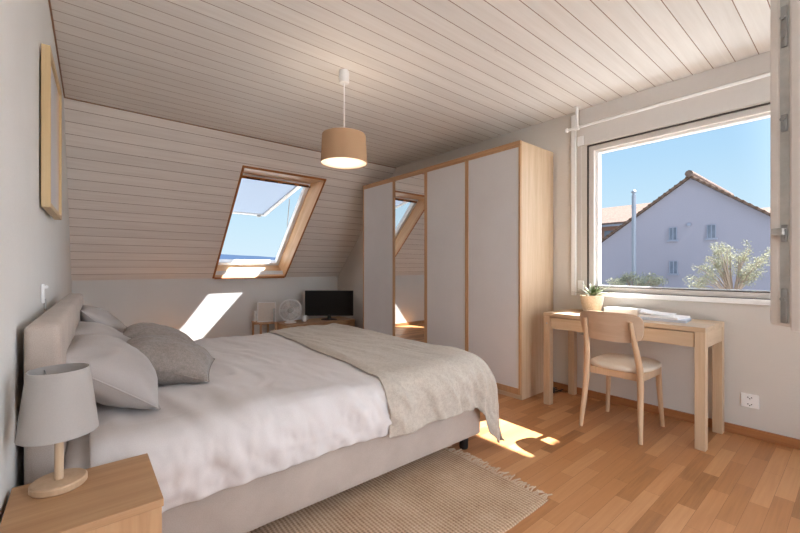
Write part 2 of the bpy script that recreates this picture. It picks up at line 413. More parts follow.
# ---- big window, its own frame turned with the wall; local u along wall (towards far wall), origin at (XR(0),0)
w1 = thing('window_1', 'big white window standing open above the desk', 'window', (XR(0), 0, 0), AR, kind='structure')
b = MB()   # fixed frame
def fr(b, y0, y1, z0, z1, t, x0, x1):
    b.box(x0, x1, y0, y0+t, z0, z1); b.box(x0, x1, y1-t, y1, z0, z1); b.box(x0, x1, y0+t, y1-t, z0, z0+t); b.box(x0, x1, y0+t, y1-t, z1-t, z1)
fr(b, WY0, WY1, WZ0, WZ1, .045, .015, .085); b.build('frame', 'whiteg', w1)
b = MB(); fr(b, WY0+.045, WY1-.045, WZ0+.035, WZ1-.04, .022, .055, .11); b.build('rebate', 'white', w1)
b = MB(); fr(b, WY0+.004, WY1+.004, WZ0-.001, WZ1+.004, .008, -.002, .02); b.build('gasket', 'gasket', w1)
MB().box(.012, .088, WY0+.046, WY1-.046, WZ0+.045, WZ0+.050).build('seal', 'gasket', w1)
MB().box(-.03, .03, WY0-.03, WY1+.01, WZ0-.032, WZ0+.004, .005).build('sill_board', 'white', w1)
MB().box(.11, .17, WY0, WY1, WZ0-.01, WZ0+.025).build('outer_sill', 'zinc', w1)
b = MB(); b.box(-.014, .002, WY0-.05, WY1+.06, WZ1+.012, 2.34, .003); b.box(-.02, .002, WY0-.05, WY1+.06, 2.34, CH-.001, .003)
b.build('shutter_box', 'greyw', w1)
# sash, hinged at the frame's near jamb and swung into the room
sash = bpy.data.objects.new('sash', None); COL.objects.link(sash); sash.parent = w1
HX, HY = .03, WY0+.045
sash.location = (HX, HY, 0)
tip = Vector((1.575-XR(0), .174)); dv = tip-Vector((HX, HY)); SW = dv.length; sash.rotation_euler = (0, 0, math.atan2(dv.y, dv.x))
SZ0, SZ1 = .93, 2.1
b = MB(); st = .075
b.box(SW-st, SW, -.03, .03, SZ0, SZ1, .004); b.box(0, st, -.03, .03, SZ0, SZ1, .004)
b.box(st, SW-st, -.03, .03, SZ0, SZ0+st, .004); b.box(st, SW-st, -.03, .03, SZ1-st, SZ1, .004)
b.build('sash_frame', 'whiteg', sash)
b = MB(); b.box(SW-.02, SW+.004, .014, .036, SZ0-.012, SZ1+.01, .003); b.build('overlap_lip', 'whiteg', sash)
b = MB(); b.box(SW-.02, SW+.001, -.032, -.012, SZ0+.005, 1.9, .003); b.build('rebate_strip', 'whiteg', sash)
ew = MB().box(SW-.002, SW+.0012, -.009, .011, SZ0+.01, SZ1-.01).build('lock_strip', 'dmetal', sash)
b = MB()
for z, hgt in ((.99, .1), (1.2, .05), (1.52, .05), (1.80, .12)):
    b.box(SW, SW+.006, -.006, .008, z-hgt/2, z+hgt/2, .002)
    b.tube([(SW+.004, 0, z+hgt*.2), (SW+.014, 0, z+hgt*.2)], .006, 12)
    b.tube([(SW+.004, 0, z-hgt*.25), (SW+.009, 0, z-hgt*.25)], .004, 10)
b.build('lock_cams', 'metal', sash, True)
b = MB(); b.box(SW+.002, SW+.02, -.024, .004, 1.195, 1.215, .003); b.build('striker', 'dmetal', sash)
MB().box(st-.01, SW-st+.01, -.008, .008, SZ0+st-.01, SZ1-st+.01).build('pane', 'clear', sash)
b = MB(); b.box(st-.004, SW-st+.004, .008, .016, SZ0+st-.004, SZ0+st+.008); b.box(st-.004, SW-st+.004, .008, .016, SZ1-st-.008, SZ1-st+.004)
b.box(st-.004, st+.008, .008, .016, SZ0+st, SZ1-st); b.box(SW-st-.008, SW-st+.004, .008, .016, SZ0+st, SZ1-st); b.build('pane_bead', 'gasket', sash)

# vertical cable trunk and shutter strap beside the window
rod = MB().box(-.024, .002, 1.615, 1.652, .86, CH-.03, .004).build('trim_3', 'white', None); rod.matrix_world = w1.matrix_basis; rod['kind'] = 'structure'
st_ = thing('shutter_strap', 'grey white roller shutter strap with winder plate left of the window', 'shutter strap', (XR(0), 0, 0), AR)
MB().box(-.012, -.008, 1.565, 1.583, .93, 2.2).build('strap', 'greyw', st_)
MB().box(-.02, .001, 1.548, 1.60, 2.16, 2.24, .004).build('guide', 'white', st_)
MB().box(-.018, .001, 1.55, 1.598, .905, .99, .004).build('winder_plate', 'white', st_)

# curtain rod on a ceiling bracket
cr = thing('curtain_rod', 'thin white curtain rod hung from the ceiling above the window', 'curtain rod', (XR(0), 0, 0), AR)
rx = -.105
MB().tube([(rx, 1.63, 2.29), (rx, -.45, 2.29)], .0105, 14).build('rod', 'white', cr, True)
b = MB(); b.tube([(rx, 1.66, 2.29), (rx, 1.645, 2.29), (rx, 1.64, 2.29), (rx, 1.62, 2.29)], [.017, .019, .012, .012], 16); b.build('finial', 'white', cr, True)
for yy in (1.563, -.38):
    b = MB(); b.tube([(rx, yy, CH), (rx, yy, 2.28)], .013, 14); b.tube([(rx, yy, CH), (rx, yy, CH-.012)], .026, 20); b.tube([(rx, yy-.016, 2.29), (rx, yy+.016, 2.29)], .02, 16)
    b.build('bracket', 'white', cr, True)

# socket in the wall
sk = thing('wall_socket', 'white double wall socket low on the wall right of the desk', 'wall socket', (XR(.48), .48, .235), AR)
MB().box(-.010, 0, -.045, .045, -.045, .045, .004).build('plate', 'white', sk)
for dz in (.022, -.022):
    for qy, qz in ((-.009, 0), (.009, 0), (0, -.008)):
        MB().tube([(-.0115, qy, dz+qz), (-.0095, qy, dz+qz)], .0034, 10).build('hole', 'dark', sk)
sh = MB().lathe([(0, 0), (.028, 0), (.026, .012), (.018, .016), (.012, .03), (0, .032)], 24).build('wall_valve', 'dmetal', None, True)
sh.matrix_world = Matrix.Translation((XR(1.62), 1.565, .545)) @ Matrix.Rotation(-PI/2, 4, 'Y')
tag(sh, 'small round metal knob on the wall beneath the left end of the desk', 'knob')

# ------------------------------------------------------------------ wardrobe
WX, WYa, WYb, WH = 2.80, 1.82, 4.138, 2.158
wd = thing('wardrobe', 'wide oak wardrobe with three pale doors and one mirror door', 'wardrobe', (WX, (WYa+WYb)/2, 0))
hw = (WYb-WYa)/2; dep = .528; t = .024
b = MB(); b.box(.02, dep, -hw, -hw+t, 0, WH, .002); b.build('side_panel', 'oak_z', wd)
b = MB(); b.box(.02, dep, hw-t, hw, 0, WH, .002); b.build('side_panel', 'oak_z', wd)
b = MB(); b.box(.0, dep, -hw+t, hw-t, WH-.03, WH-.001, .002); b.build('top_panel', 'oak_y', wd)
MB().box(dep-.008, dep, -hw+t, hw-t, .06, WH-.03).build('back_panel', 'panel', wd)
MB().box(.02, .036, -hw+t, hw-t, 0, .042, .001).build('plinth', 'oak_y', wd)
MB().box(-.002, .02, -hw, hw, WH-.035, WH+.002, .002).build('top_rail', 'oakd_y', wd)
ys = [-hw, -hw+.580, -hw+1.142, -hw+1.683, hw]
for i in range(4):
    y0, y1 = ys[i]+.0015, ys[i+1]-.0015; z0, z1 = .045, WH-.037; fwid = .018
    dr = bpy.data.objects.new('door', None); COL.objects.link(dr); dr.parent = wd
    b = MB(); lo = .05 if i != 2 else .05
    b.box(0, .02, y0, y0+fwid, z0, z1, .0015); b.box(0, .02, y1-fwid, y1, z0, z1, .0015)
    b.box(0, .02, y0+fwid, y1-fwid, z0, z0+lo, .0015); b.box(0, .02, y0+fwid, y1-fwid, z1-.012, z1, .0015)
    b.build('door_frame', 'oakd_z', dr)
    p = MB().box(.006, .016, y0+fwid, y1-fwid, z0+lo, z1-.012).build('mirror_panel' if i == 2 else 'door_panel', 'mirror' if i == 2 else 'panel', dr)
    if i == 2: p['label'] = 'mirror glass'; dr['label'] = 'mirror door'
# black adapter on the floor behind the wardrobe corner
b = MB(); b.box(-.04, .04, -.025, .025, 0, .035, .008); b.build('power_adapter', 'dark', None, True)
o = bpy.data.objects['power_adapter']; o.location = (3.22, 1.775, 0); o.rotation_euler = (0, 0, .4)
tag(o, 'small black power adapter on the floor behind the left desk leg', 'power adapter')
c = MB().tube([(3.22+.05*math.cos(a*.55)+.006*a, 1.76+.035*math.sin(a*.55), .006+.004*(a % 3)) for a in range(26)], .004, 8).build('power_cable', 'dark', None, True)
tag(c, 'black cable coiled on the floor beside the wardrobe', 'cable')

# ------------------------------------------------------------------ desk
DH = .741; DYc = 1.134; hwid = .5285
dk = thing('desk', 'long oak desk with square legs under the window', 'desk', (3.092, DYc, 0), -.016)
X0, X1, lg = -.212, .235, .054
MB().box(X0, X1, -hwid, hwid, DH-.03, DH, .002).build('desk_top', 'oak_y', dk)
for lx in (X0, X1-lg):
    for ly in (-hwid, hwid-lg): MB().box(lx, lx+lg, ly, ly+lg, 0, DH-.0305, .002).build('leg', 'oak_z', dk)
MB().box(X0+.006, X0+.024, -hwid+lg+.002, hwid-lg-.002, DH-.125, DH-.036, .002).build('drawer_front', 'oak_y', dk)
MB().box(X1-.03, X1-.012, -hwid+lg, hwid-lg, DH-.12, DH-.03).build('rear_apron', 'oak_y', dk)
for s in (-1, 1):
    y = s*(hwid-.012); MB().box(X0+lg, X1-lg, y-.009, y+.009, DH-.125, DH-.03).build('side_apron', 'oak_x', dk)
MB().tube([(X0-.002, hwid-.03, DH-.085), (X0+.002, hwid-.03, DH-.085)], .007, 14).build('bolt_cap', 'dmetal', dk)
MB().box(X0+.03, X1-.03, -hwid+lg, hwid-lg, DH-.12, DH-.112).build('drawer_bottom', 'oak_y', dk)

# ------------------------------------------------------------------ chair (faces +x)
ch = thing('chair', 'beech wood chair with cream seat and curved back at the desk', 'chair', (2.92, 1.08, 0), 0.0)
def seatpt(u, v):  # plan outline, front rounded
    return u, v
def supell(a, bb, n, k, e):
    th = 2*PI*k/n; c, s = math.cos(th), math.sin(th)
    return a*math.copysign(abs(c)**e, c), bb*math.copysign(abs(s)**e, s)
N = 56; b = MB()
prof = [(.0, .043), (.55, .043), (.85, .040), (.96, .034), (1, .024), (1.0, .012), (.975, .004), (.93, 0), (0, 0)]
rings = []
for r, z in prof:
    ringv = []
    for k in range(N):
        x, y = supell(.215, .205, N, k, .62)
        y *= (1-.10*(1-(x/.215+1)/2)) ; dip = -.006*max(0, 1-(x/.2)**2)*(1 if z > .03 else 0)
        ringv.append(b.bm.verts.new((x*r+.02, y*r, .418+z+dip)))
    rings.append(ringv)
for A, B in zip(rings, rings[1:]):
    for k in range(N): b.bm.faces.new((A[k], A[(k+1) % N], B[(k+1) % N], B[k]))
bmesh.ops.remove_doubles(b.bm, verts=b.bm.verts, dist=1e-5)
b.build('seat', 'seat', ch, True, 60)
# apron frame
b = MB()
for pts in ([(-.16, -.165), (.16, -.175)], [(-.16, .165), (.16, .175)], [(-.165, -.15), (-.165, .15)], [(.17, -.17), (.17, .17)]):
    (xa, ya), (xb, yb) = pts; d = Vector((xb-xa, yb-ya, 0)).normalized(); nn = Vector((-d.y, d.x, 0))*.01
    A = Vector((xa, ya, .372)); B = Vector((xb, yb, .372)); up = Vector((0, 0, .045))
    b.hexa([A-nn, A+nn, A+nn+up, A-nn+up, B-nn, B+nn, B+nn+up, B-nn+up])
b.build('seat_frame', 'chairw', ch)
def leg(pts, rads):
    return MB().tube(pts, rads, 14).build('leg', 'chairw', ch, True)
for s in (-1, 1):
    leg([(.19, s*.182, 0), (.178, s*.170, .2), (.165, s*.162, .405)], [.0125, .0165, .02])
    leg([(-.235, s*.187, 0), (-.212, s*.178, .15), (-.185, s*.17, .33), (-.184, s*.166, .45), (-.212, s*.157, .56), (-.248, s*.146, .68), (-.268, s*.140, .76)],
        [.0125, .0165, .02, .021, .018, .0145, .012])
# curved back board
b = MB(); NU, NV = 33, 15
def back(i, j, off):
    u = -1+2*i/(NU-1); v = -1+2*j/(NV-1)
    # rounded rectangle: squash to superellipse
    m = max(abs(u), abs(v)); L = (abs(u)**4.2+abs(v)**4.2)**(1/4.2) if m > 0 else 1
    k = m/L if L > 0 else 1
    u, v = u*k, v*k
    y = u*.205*(1-.10*(1-(v+1)/2)); z = .715+v*.098
    x = -.252-.22*(z-.7)+.045*u*u
    return Vector((x+off, y, z))
g1 = b.grid(lambda i, j: back(i, j, -.006), NU, NV); g2 = b.grid(lambda i, j: back(i, j, .008), NU, NV)
bd = [(i, 0) for i in range(NU)]+[(NU-1, j) for j in range(1, NV)]+[(i, NV-1) for i in range(NU-2, -1, -1)]+[(0, j) for j in range(NV-2, 0, -1)]
for (i, j), (k, l) in zip(bd, bd[1:]+bd[:1]): b.bm.faces.new((g1[i][j], g1[k][l], g2[k][l], g2[i][j]))
b.build('backrest', 'ply', ch, True, 50)

# ------------------------------------------------------------------ things on the desk
pt = thing('potted_plant', 'small green plant in a woven cream pot on the desk left end', 'plant', (3.215, 1.425, DH))
b = MB(); b.lathe([(0, 0), (.062, 0), (.066, .01), (.080, .07), (.088, .128), (.090, .135), (.084, .137), (.080, .125), (0, .12)], 48); b.build('pot', 'pot', pt, True, 60)
MB().lathe([(0, .121), (.079, .119)], 32).build('soil', 'soil', pt)
b = MB(); rnd = random.Random(3)
for k in range(34):
    a = rnd.uniform(0, 2*PI); L = rnd.uniform(.08, .19); w = rnd.uniform(.006, .012); lean = rnd.uniform(.35, 1.25)
    prev = None; side = Vector((-math.sin(a), math.cos(a), 0))
    for q in range(7):
        f = q/6; r = .012+L*math.sin(lean)*f; z = .118+L*math.cos(lean)*f*(1.25-.5*f)+.02*f*(1-f)
        c = Vector((math.cos(a)*r, math.sin(a)*r, z)); ww = side*(w*math.sin(PI*min(.98, .12+.88*f))**.8)
        dz = Vector((0, 0, .002))
        cur = [b.bm.verts.new(c-ww), b.bm.verts.new(c-dz), b.bm.verts.new(c+ww)]
        if prev:
            b.bm.faces.new((prev[0], prev[1], cur[1], cur[0])); b.bm.faces.new((prev[1], prev[2], cur[2], cur[1]))
        prev = cur
b.build('leaves', 'leaf', pt, True)
bk = thing('book', 'thick white book lying on the desk beside the plant pot', 'book', (3.20, 1.18, DH), AR+.03)
b = MB(); b.box(-.075, .075, -.118, .118, 0, .004, .001); b.box(-.075, .075, -.118, .118, .048, .052, .001); b.box(.071, .075, -.118, .118, .003, .049); b.build('cover', 'white', bk)
MB().box(-.071, .071, -.114, .114, .004, .048).build('pages', 'paper', bk)
rnd = random.Random(5)
def sheetpile(name, lab, cat, x, y, z, rz, w, d, h, mat, curl=0.0, grp=None):
    b = MB(); NUx, NVx = 9, 13
    f = lambda i, j, k: Vector(((i/(NUx-1)-.5)*w, (j/(NVx-1)-.5)*d, k+curl*((j/(NVx-1)))**2*(.6+.4*i/(NUx-1))))
    a1 = b.grid(lambda i, j: f(i, j, 0), NUx, NVx); a2 = b.grid(lambda i, j: f(i, j, h), NUx, NVx)
    bd = [(i, 0) for i in range(NUx)]+[(NUx-1, j) for j in range(1, NVx)]+[(i, NVx-1) for i in range(NUx-2, -1, -1)]+[(0, j) for j in range(NVx-2, 0, -1)]
    for (i, j), (k, l) in zip(bd, bd[1:]+bd[:1]): b.bm.faces.new((a1[i][j], a1[k][l], a2[k][l], a2[i][j]))
    o = b.build(name, mat, None, True, 30); o.location = (x, y, z); o.rotation_euler = (0, 0, rz); return tag(o, lab, cat, grp)
sheetpile('magazine', 'blue-grey magazine at the bottom of the pile on the desk', 'magazine', 3.11, .880, DH, .10, .21, .26, .016, 'paperb', 0, 'magazines in the pile on the desk')
sheetpile('magazine', 'pale grey magazine in the middle of the pile on the desk', 'magazine', 3.13, .895, DH+.0165, -.10, .20, .24, .014, 'paper', 0, 'magazines in the pile on the desk')
sheetpile('paper_sheets', 'curled white paper sheets on top of the pile on the desk', 'paper', 3.14, .935, DH+.031, .18, .16, .20, .008, 'paper', .02)

# ------------------------------------------------------------------ pendant lamp
pl = thing('pendant_lamp', 'round tan fabric drum pendant lamp hanging from the ceiling', 'pendant lamp', (1.407, 2.311, CH))
MB().lathe([(0, 0), (.032, 0), (.036, -.02), (.035, -.075), (.031, -.085), (.006, -.088), (0, -.088)], 32).build('ceiling_rose', 'white', pl, True, 40)
MB().tube([(0, 0, -.085), (0, 0, -.53)], .0035, 10).build('cord', 'white', pl, True)
zt, zb = 2.022-CH, 1.825-CH
b = MB(); b.lathe([(.150, zt), (.160, zb), (.1585, zb), (.1485, zt)], 72, closed=True); b.build('lamp_shade', 'drum', pl, True, 40)
b = MB(); b.lathe([(.147, zt+.002), (.157, zb+.002)], 72); b.build('shade_lining', 'druml', pl, True)
b = MB(); b.lathe([(.156, zb+.006), (.156, zb+.009), (0, zb+.009), (0, zb+.006)], 64); b.build('diffuser', shade_mat('diffuser_disc', lin(250, 240, 228), .5), pl, True, 40)
b = MB(); b.tube([(0, 0, -.50), (0, 0, -.56)], .018, 16); b.build('bulb_holder', 'white', pl, True)
b = MB()
for k in range(3):
    a = k*2*PI/3; b.tube([(.01*math.cos(a), .01*math.sin(a), -.53), (.148*math.cos(a), .148*math.sin(a), zt-.004)], .002, 6)
b.build('spider', 'white', pl)
MB().lathe([(0, -.555), (.012, -.56), (.022, -.585), (.024, -.60), (.018, -.62), (0, -.628)], 20).build('bulb', 'bulb', pl, True)

# ------------------------------------------------------------------ wall picture
pic = thing('framed_picture', 'pale wood framed abstract picture on the left wall', 'picture', (XL(2.2)+.022, 2.2, 1.70), AL+math.radians(-1.1))
# local: y along the wall, x out of it
PW, PHh = .56, .685
b = MB(); fwid = .022; tx = .03
b.box(-tx/2, tx/2, 0, fwid, -PHh/2, PHh/2, .002); b.box(-tx/2, tx/2, PW-fwid, PW, -PHh/2, PHh/2, .002)
b.box(-tx/2, tx/2, fwid, PW-fwid, -PHh/2, -PHh/2+fwid, .002); b.box(-tx/2, tx/2, fwid, PW-fwid, PHh/2-fwid, PHh/2, .002)
b.build('frame', wood('pale_frame', lin(214, 188, 146), lin(198, 170, 126), 'z'), pic)
MB().box(-.006, .004, fwid, PW-fwid, -PHh/2+fwid, PHh/2-fwid).build('artwork', 'art', pic)
MB().box(-.03, -.006, .05, PW-.05, -PHh/2+.05, PHh/2-.05).build('backing', 'cream', pic)
# little wall hook above the headboard
hk = thing('wall_hook', 'small white wall hook above the headboard', 'wall hook', (XL(2.3), 2.3, .985), AL)
MB().box(0, .012, -.010, .010, -.04, .045, .003).build('plate', 'white', hk)
MB().tube([(.01, 0, .03), (.018, 0, .03), (.022, 0, .035)], .006, 10).build('peg', 'white', hk, True)
MB().tube([(.012, 0, -.02), (.014, .0, -.07)], .005, 10).build('pin', 'dmetal', hk, True)

# ------------------------------------------------------------------ nightstand + table lamp
NH = .52
ns = thing('nightstand', 'oak nightstand beside the bed, under the white table lamp', 'nightstand', (0.0, 1.30, 0), 0)
nx0, nx1, ny0, ny1 = -.142, .160, -.174, .136
MB().box(nx0, nx1, ny0, ny1, NH-.02, NH, .002).build('top', 'oakd_x', ns)
b = MB(); b.box(nx0+.004, nx1-.004, ny1-.022, ny1-.004, .03, NH-.0205); b.build('side_panel', 'oakd_z', ns)
b = MB(); b.box(nx0+.004, nx1-.004, ny0+.004, ny0+.022, .03, NH-.0205); b.build('side_panel', 'oakd_z', ns)
MB().box(nx0+.004, nx0+.016, ny0+.022, ny1-.022, .03, NH-.0205).build('back_panel', 'oakd_z', ns)
MB().box(nx0+.016, nx1-.006, ny0+.022, ny1-.022, .03, .048).build('bottom_panel', 'oakd_y', ns)
for z0, z1 in ((.055, .272), (.278, NH-.026)):
    d = MB().box(nx1-.024, nx1-.008, ny0+.024, ny1-.024, z0, z1, .002).build('drawer_front', 'oakd_y', ns)
    MB().tube([(nx1-.008, -.007, (z0+z1)/2), (nx1+.008, -.007, (z0+z1)/2)], [.008, .012], 16).build('knob', 'oak_x', d, True)
for lx in (nx0+.01, nx1-.04):
    for ly in (ny0+.01, ny1-.04): MB().box(lx, lx+.03, ly, ly+.03, 0, .03).build('foot', 'oakd_z', ns)
tl = thing('table_lamp', 'small table lamp with white cone shade and round wood base', 'table lamp', (-.046, 1.368, NH))
MB().lathe([(0, 0), (.056, 0), (.0595, .004), (.0595, .016), (.056, .0195), (0, .0195)], 48).build('base', 'chairw', tl, True, 40)
MB().tube([(0, 0, .018), (0, 0, .19)], .0098, 20).build('stem', 'oak_z', tl, True)
b = MB(); b.lathe([(.064, .312), (.084, .143), (.0828, .143), (.0628, .312)], 64, closed=True); b.build('lamp_shade', 'shade', tl, True, 40)
b = MB()
for k in range(3):
    a = k*2*PI/3; b.tube([(0, 0, .2), (.0630*math.cos(a), .0630*math.sin(a), .302)], .0015, 6)
b.build('shade_carrier', 'metal', tl)
MB().lathe([(0, .19), (.012, .192), (.022, .215), (.024, .232), (.016, .252), (0, .258)], 18).build('bulb', 'white', tl, True)

# ------------------------------------------------------------------ bed
BX0, BX1, BY0, BY1 = -.06, 1.88, 1.495, 3.25
bed = thing('bed', 'wide beige upholstered bed with headboard against the left wall', 'bed', (0, 0, 0))
MB().box(BX0, BX1, BY0, BY1, .088, .305, .018, seg=3).build('bed_base', 'bedfab', bed, True, 50)
MB().box(BX0+.01, BX1-.02, BY0+.02, BY1-.02, .306, .50, .05, seg=4).build('mattress', 'duvet', bed, True, 60)
hb = MB().box(-.095, -.012, 0, 1.75,   .05, .935, .02, seg=4).build('headboard', 'bedfab', bed, True, 60)
hb.location = (-.036, 1.55, 0); hb.rotation_euler = (0, 0, math.radians(-1.9))
for fx in (.15, 1.80):
    for fy in (BY0+.07, BY1-.07): MB().lathe([(0, 0), (.024, 0), (.027, .01), (.027, .089), (0, .089)], 20, (fx, fy, 0)).build('foot', 'dark', bed, True)

# ------------------------------------------------------------------ draped cloth
def fold(a, lim, r):
    """arc length a -> (forward, drop) for cloth running flat to lim-r, round a bend of radius r, then straight down"""
    s = a-(lim-r)
    if s <= 0: return a, 0.0
    q = r*PI/2
    if s < q: t = s/r; return lim-r+r*math.sin(t), r*(1-math.cos(t))
    return lim, r+(s-q)
def ridge(p, o=3):
    v = 0; amp = .6; f = 1
    for k in range(o): v += amp*(1-2*abs(noise.noise(p*f+Vector((k*7.1, 0, 0))))); amp *= .5; f *= 2.05
    return v-.45
def drape_pt(a, bn, lim):
    """a: arc along the bed from the head, bn: arc across measured from the bed's middle (negative = near side)"""
    xlim, ynear, yfar, ymid, rx, ry, top = lim
    X, za = fold(a, xlim, rx)
    if bn < 0: f, zb = fold(-bn, ymid-ynear, ry); Y = ymid-f
    else: f, zb = fold(bn, yfar-ymid, ry); Y = ymid+f
    return Vector((X, Y, top-za-zb)), za, zb
LIM = (1.895, 1.462, 3.285, 2.37, .10, .115, .548)
def rumple(a, bn, za, zb):
    """height of the soft creases; long ripples on top, crumpled gathers on the hanging side"""
    w = Vector((noise.noise(Vector((a*2.3, bn*2.3, 1))), noise.noise(Vector((a*2.3, bn*2.3, 7))), 0))*.35
    side = min(1, zb/.10)
    topv = ridge(Vector((a*6.2+bn*.9, bn*1.7-a*.8, 3))+w*1.6, 2)*.017+noise.noise(Vector((a*2.2, bn*2.2, 4)))*.014+noise.noise(Vector((a*9, bn*6, 14)))*.004
    sd = ridge(Vector((a*7.5+bn*3.2, bn*4.4-a*1.2, 11))+w*2.2, 3)*.034+noise.noise(Vector((a*3.1, bn*2.5, 9)))*.012+noise.noise(Vector((a*16, bn*12, 5)))*.004
    return topv*(1-side)+sd*side
def drape_sheet(fn, nu, nv, name, mat, thick, lab, cat):
    b = MB(); b.grid(fn, nu, nv); o = b.build(name, mat, None, True, 180)
    md = o.modifiers.new('thick', 'SOLIDIFY'); md.thickness = thick; md.offset = 1
    md = o.modifiers.new('sub', 'SUBSURF'); md.levels = 0; md.render_levels = 1
    return tag(o, lab, cat)
def nrm(a, bn, lim, e=.004):
    p = drape_pt(a, bn, lim)[0]; u = drape_pt(a+e, bn, lim)[0]-p; v = drape_pt(a, bn+e, lim)[0]-p
    n = u.cross(v); return n.normalized() if n.length > 1e-9 else Vector((0, 0, 1))
def hem_b(a): return -(LIM[3]-LIM[1])+LIM[5]*(1-PI/2)-.118+.012*noise.noise(Vector((a*3, 1, 2)))
def duvet_fn(i, j, nu=170, nv=150):
    u = i/(nu-1); v = j/(nv-1)
    a = .02+u*(1.895+.16-.02); b0 = hem_b(a); b1 = 1.12
    bn = b0+(b1-b0)*v
    p, za, zb = drape_pt(a, bn, LIM)
    d = rumple(a, bn, za, zb)*(1 if za < .05 else .5)
    if bn < 0: d += .012*min(1, zb/.10)*math.sin(PI*min(1, max(0, (zb-.02)/.24)))   # belly of the hanging side
    d -= .010*max(0, 1-u/.05)
    q = p+nrm(a, bn, LIM)*max(d, -.016)
    if za > .02: q.z = max(q.z, .345); q.y = max(q.y, 1.47)
    return q
drape_sheet(duvet_fn, 170, 150, 'duvet', 'duvet', .010, 'rumpled white duvet spread over the bed', 'duvet')
LT = (1.945, 1.430, 3.31, 2.37, .13, .145, .573)
def throw_fn(i, j, nu=120, nv=150):
    u = i/(nu-1); v = j/(nv-1)
    b0 = -1.155-.012*noise.noise(Vector((u*4, 3, 0)))-.17*max(0, min(1, (u-.55)/.13))**2; b1 = 1.10; bn = b0+(b1-b0)*v
    a0 = 1.125+.095*(bn+.9)/1.8+.012*noise.noise(Vector((bn*3, 5, 1))); a1 = 2.25+.02*noise.noise(Vector((bn*3, 8, 1)))
    a = a0+(a1-a0)*u
    p, za, zb = drape_pt(a, bn, LT)
    k = 1 if za < .05 else .5
    d = rumple(a, bn, za, zb)*k+.004*noise.noise(Vector((a*5, bn*5, 21)))
    low = max(0, zb-.1)/.2; lo2 = max(0, za-.08)/.2
    d += .010*low*math.sin(a*17+2*noise.noise(Vector((a*3, 1, 1))))+.016*lo2*math.sin(bn*13+1.5*noise.noise(Vector((bn*3, 2, 1))))
    if za > .1 and zb > .1: d -= .03*min(1, (za+zb-.2)/.25)*(.5+.5*math.sin((a-bn)*22))
    d = max(d, -.012)-.012*max(0, 1-u/.04)
    q = p+nrm(a, bn, LT)*d
    if bn < 0:
        kf = max(0, min(1, (zb-.10)/.16)); ex = max(0, za-.09)
        q.x += .22*ex*kf; q.y -= .05*ex*kf; q.y += .02*kf*min(1, ex/.08)*math.sin(a*40)
    if q.z < .045: q.z = .045+.01*math.sin(a*30)
    return q
drape_sheet(throw_fn, 120, 150, 'throw_blanket', 'throw', .006, 'cream woven throw blanket across the foot of the bed', 'blanket')
# ------------------------------------------------------------------ pillows
def cushion(name, mat, w, h, t, seed, loc, rot, label, cat, group=None, piping=None, bend=0, sag=.0, wr=.010):
    """w along local x, h along local y, thickness t along local z"""
    n = 34; b = MB(); rs = Vector((seed*3.7, seed*1.3, 0))
    def q(i, j, s):
        u = -1+2*i/(n-1); v = -1+2*j/(n-1)
        k = .055; x = u*(1-k*(1-v*v)-.0*abs(v)); y = v*(1-k*(1-u*u))
        e = max(0, (1-abs(u)**2.3)*(1-abs(v)**2.3))**.52
        cr = 1-.18*(abs(u*v))**1.5
        z = s*t/2*e*cr
        f = noise.noise(Vector((u*1.7, v*1.7, s*.5))+rs)*.55+noise.noise(Vector((u*4.0+2*v, v*3.2, s))+rs*2)*.3
        rad = math.sin(math.atan2(v, u)*9+seed)*.25*(u*u+v*v)**.8*(e**.5)
        z += s*(f+rad)*wr*min(1, e*2.0)*1.6
        P_ = Vector((x*w/2, y*h/2, z+bend*(u*u)*t))
        P_.z -= sag*(1-(v+1)/2)**2*0
        return P_
    g1 = b.grid(lambda i, j: q(i, j, 1), n, n); g2 = b.grid(lambda i, j: q(i, j, -1), n, n)
    bmesh.ops.remove_doubles(b.bm, verts=b.bm.verts, dist=1e-5)
    o = b.build(name, mat, None, True, 180)
    md = o.modifiers.new('sub', 'SUBSURF'); md.levels = 1; md.render_levels = 2
    o.location = loc; o.rotation_euler = rot
    if piping:
        bd = [(i, 0) for i in range(n)]+[(n-1, j) for j in range(1, n)]+[(i, n-1) for i in range(n-2, -1, -1)]+[(0, j) for j in range(n-2, -1, -1)]
        b = MB(); b.tube([q(i, j, 1)*1.004 for i, j in bd], .0028, 6, cap=False); b.build('piping', piping, o, True)
    return tag(o, label, cat, group)
R = math.radians
def orient(tilt, yaw, spin=0):
    """pillow face normal leaning: local y goes up the lean, local x runs along the bed head (+y)"""
    m = Matrix.Rotation(R(yaw), 4, 'Z') @ Matrix.Rotation(R(90), 4, 'Z') @ Matrix.Rotation(R(tilt), 4, 'X') @ Matrix.Rotation(R(spin), 4, 'Z')
    return m.to_euler()

cushion('pillow', 'pillow', .58, .385, .22, 1, (.094, 2.01, .678), orient(36, -4, 0), 'large white pillow nearest the lamp, leaning on the headboard', 'pillow', 'white pillows against the headboard', 'pillow')
cushion('pillow', 'pillow', .54, .42, .19, 2, (.115, 2.56, .668), orient(40, 0, 0), 'white pillow behind the front white pillow, middle of the three', 'pillow', 'white pillows against the headboard', 'pillow')
cushion('pillow', 'pillow', .46, .42, .17, 3, (.125, 3.03, .712), orient(46, 4, 0), 'white pillow farthest from the lamp, at the far end of the headboard', 'pillow', 'white pillows against the headboard', 'pillow')
cushion('cushion', 'linen', .44, .43, .20, 4, (.325, 2.21, .648), orient(19, -20, 3), 'grey linen cushion in front, its corner toward the foot of the bed', 'cushion', 'grey linen cushions on the bed', 'linen')
cushion('cushion', 'linen', .44, .43, .19, 5, (.37, 2.70, .650), orient(22, -10, 0), 'grey linen cushion behind the front grey cushion', 'cushion', 'grey linen cushions on the bed', 'linen')
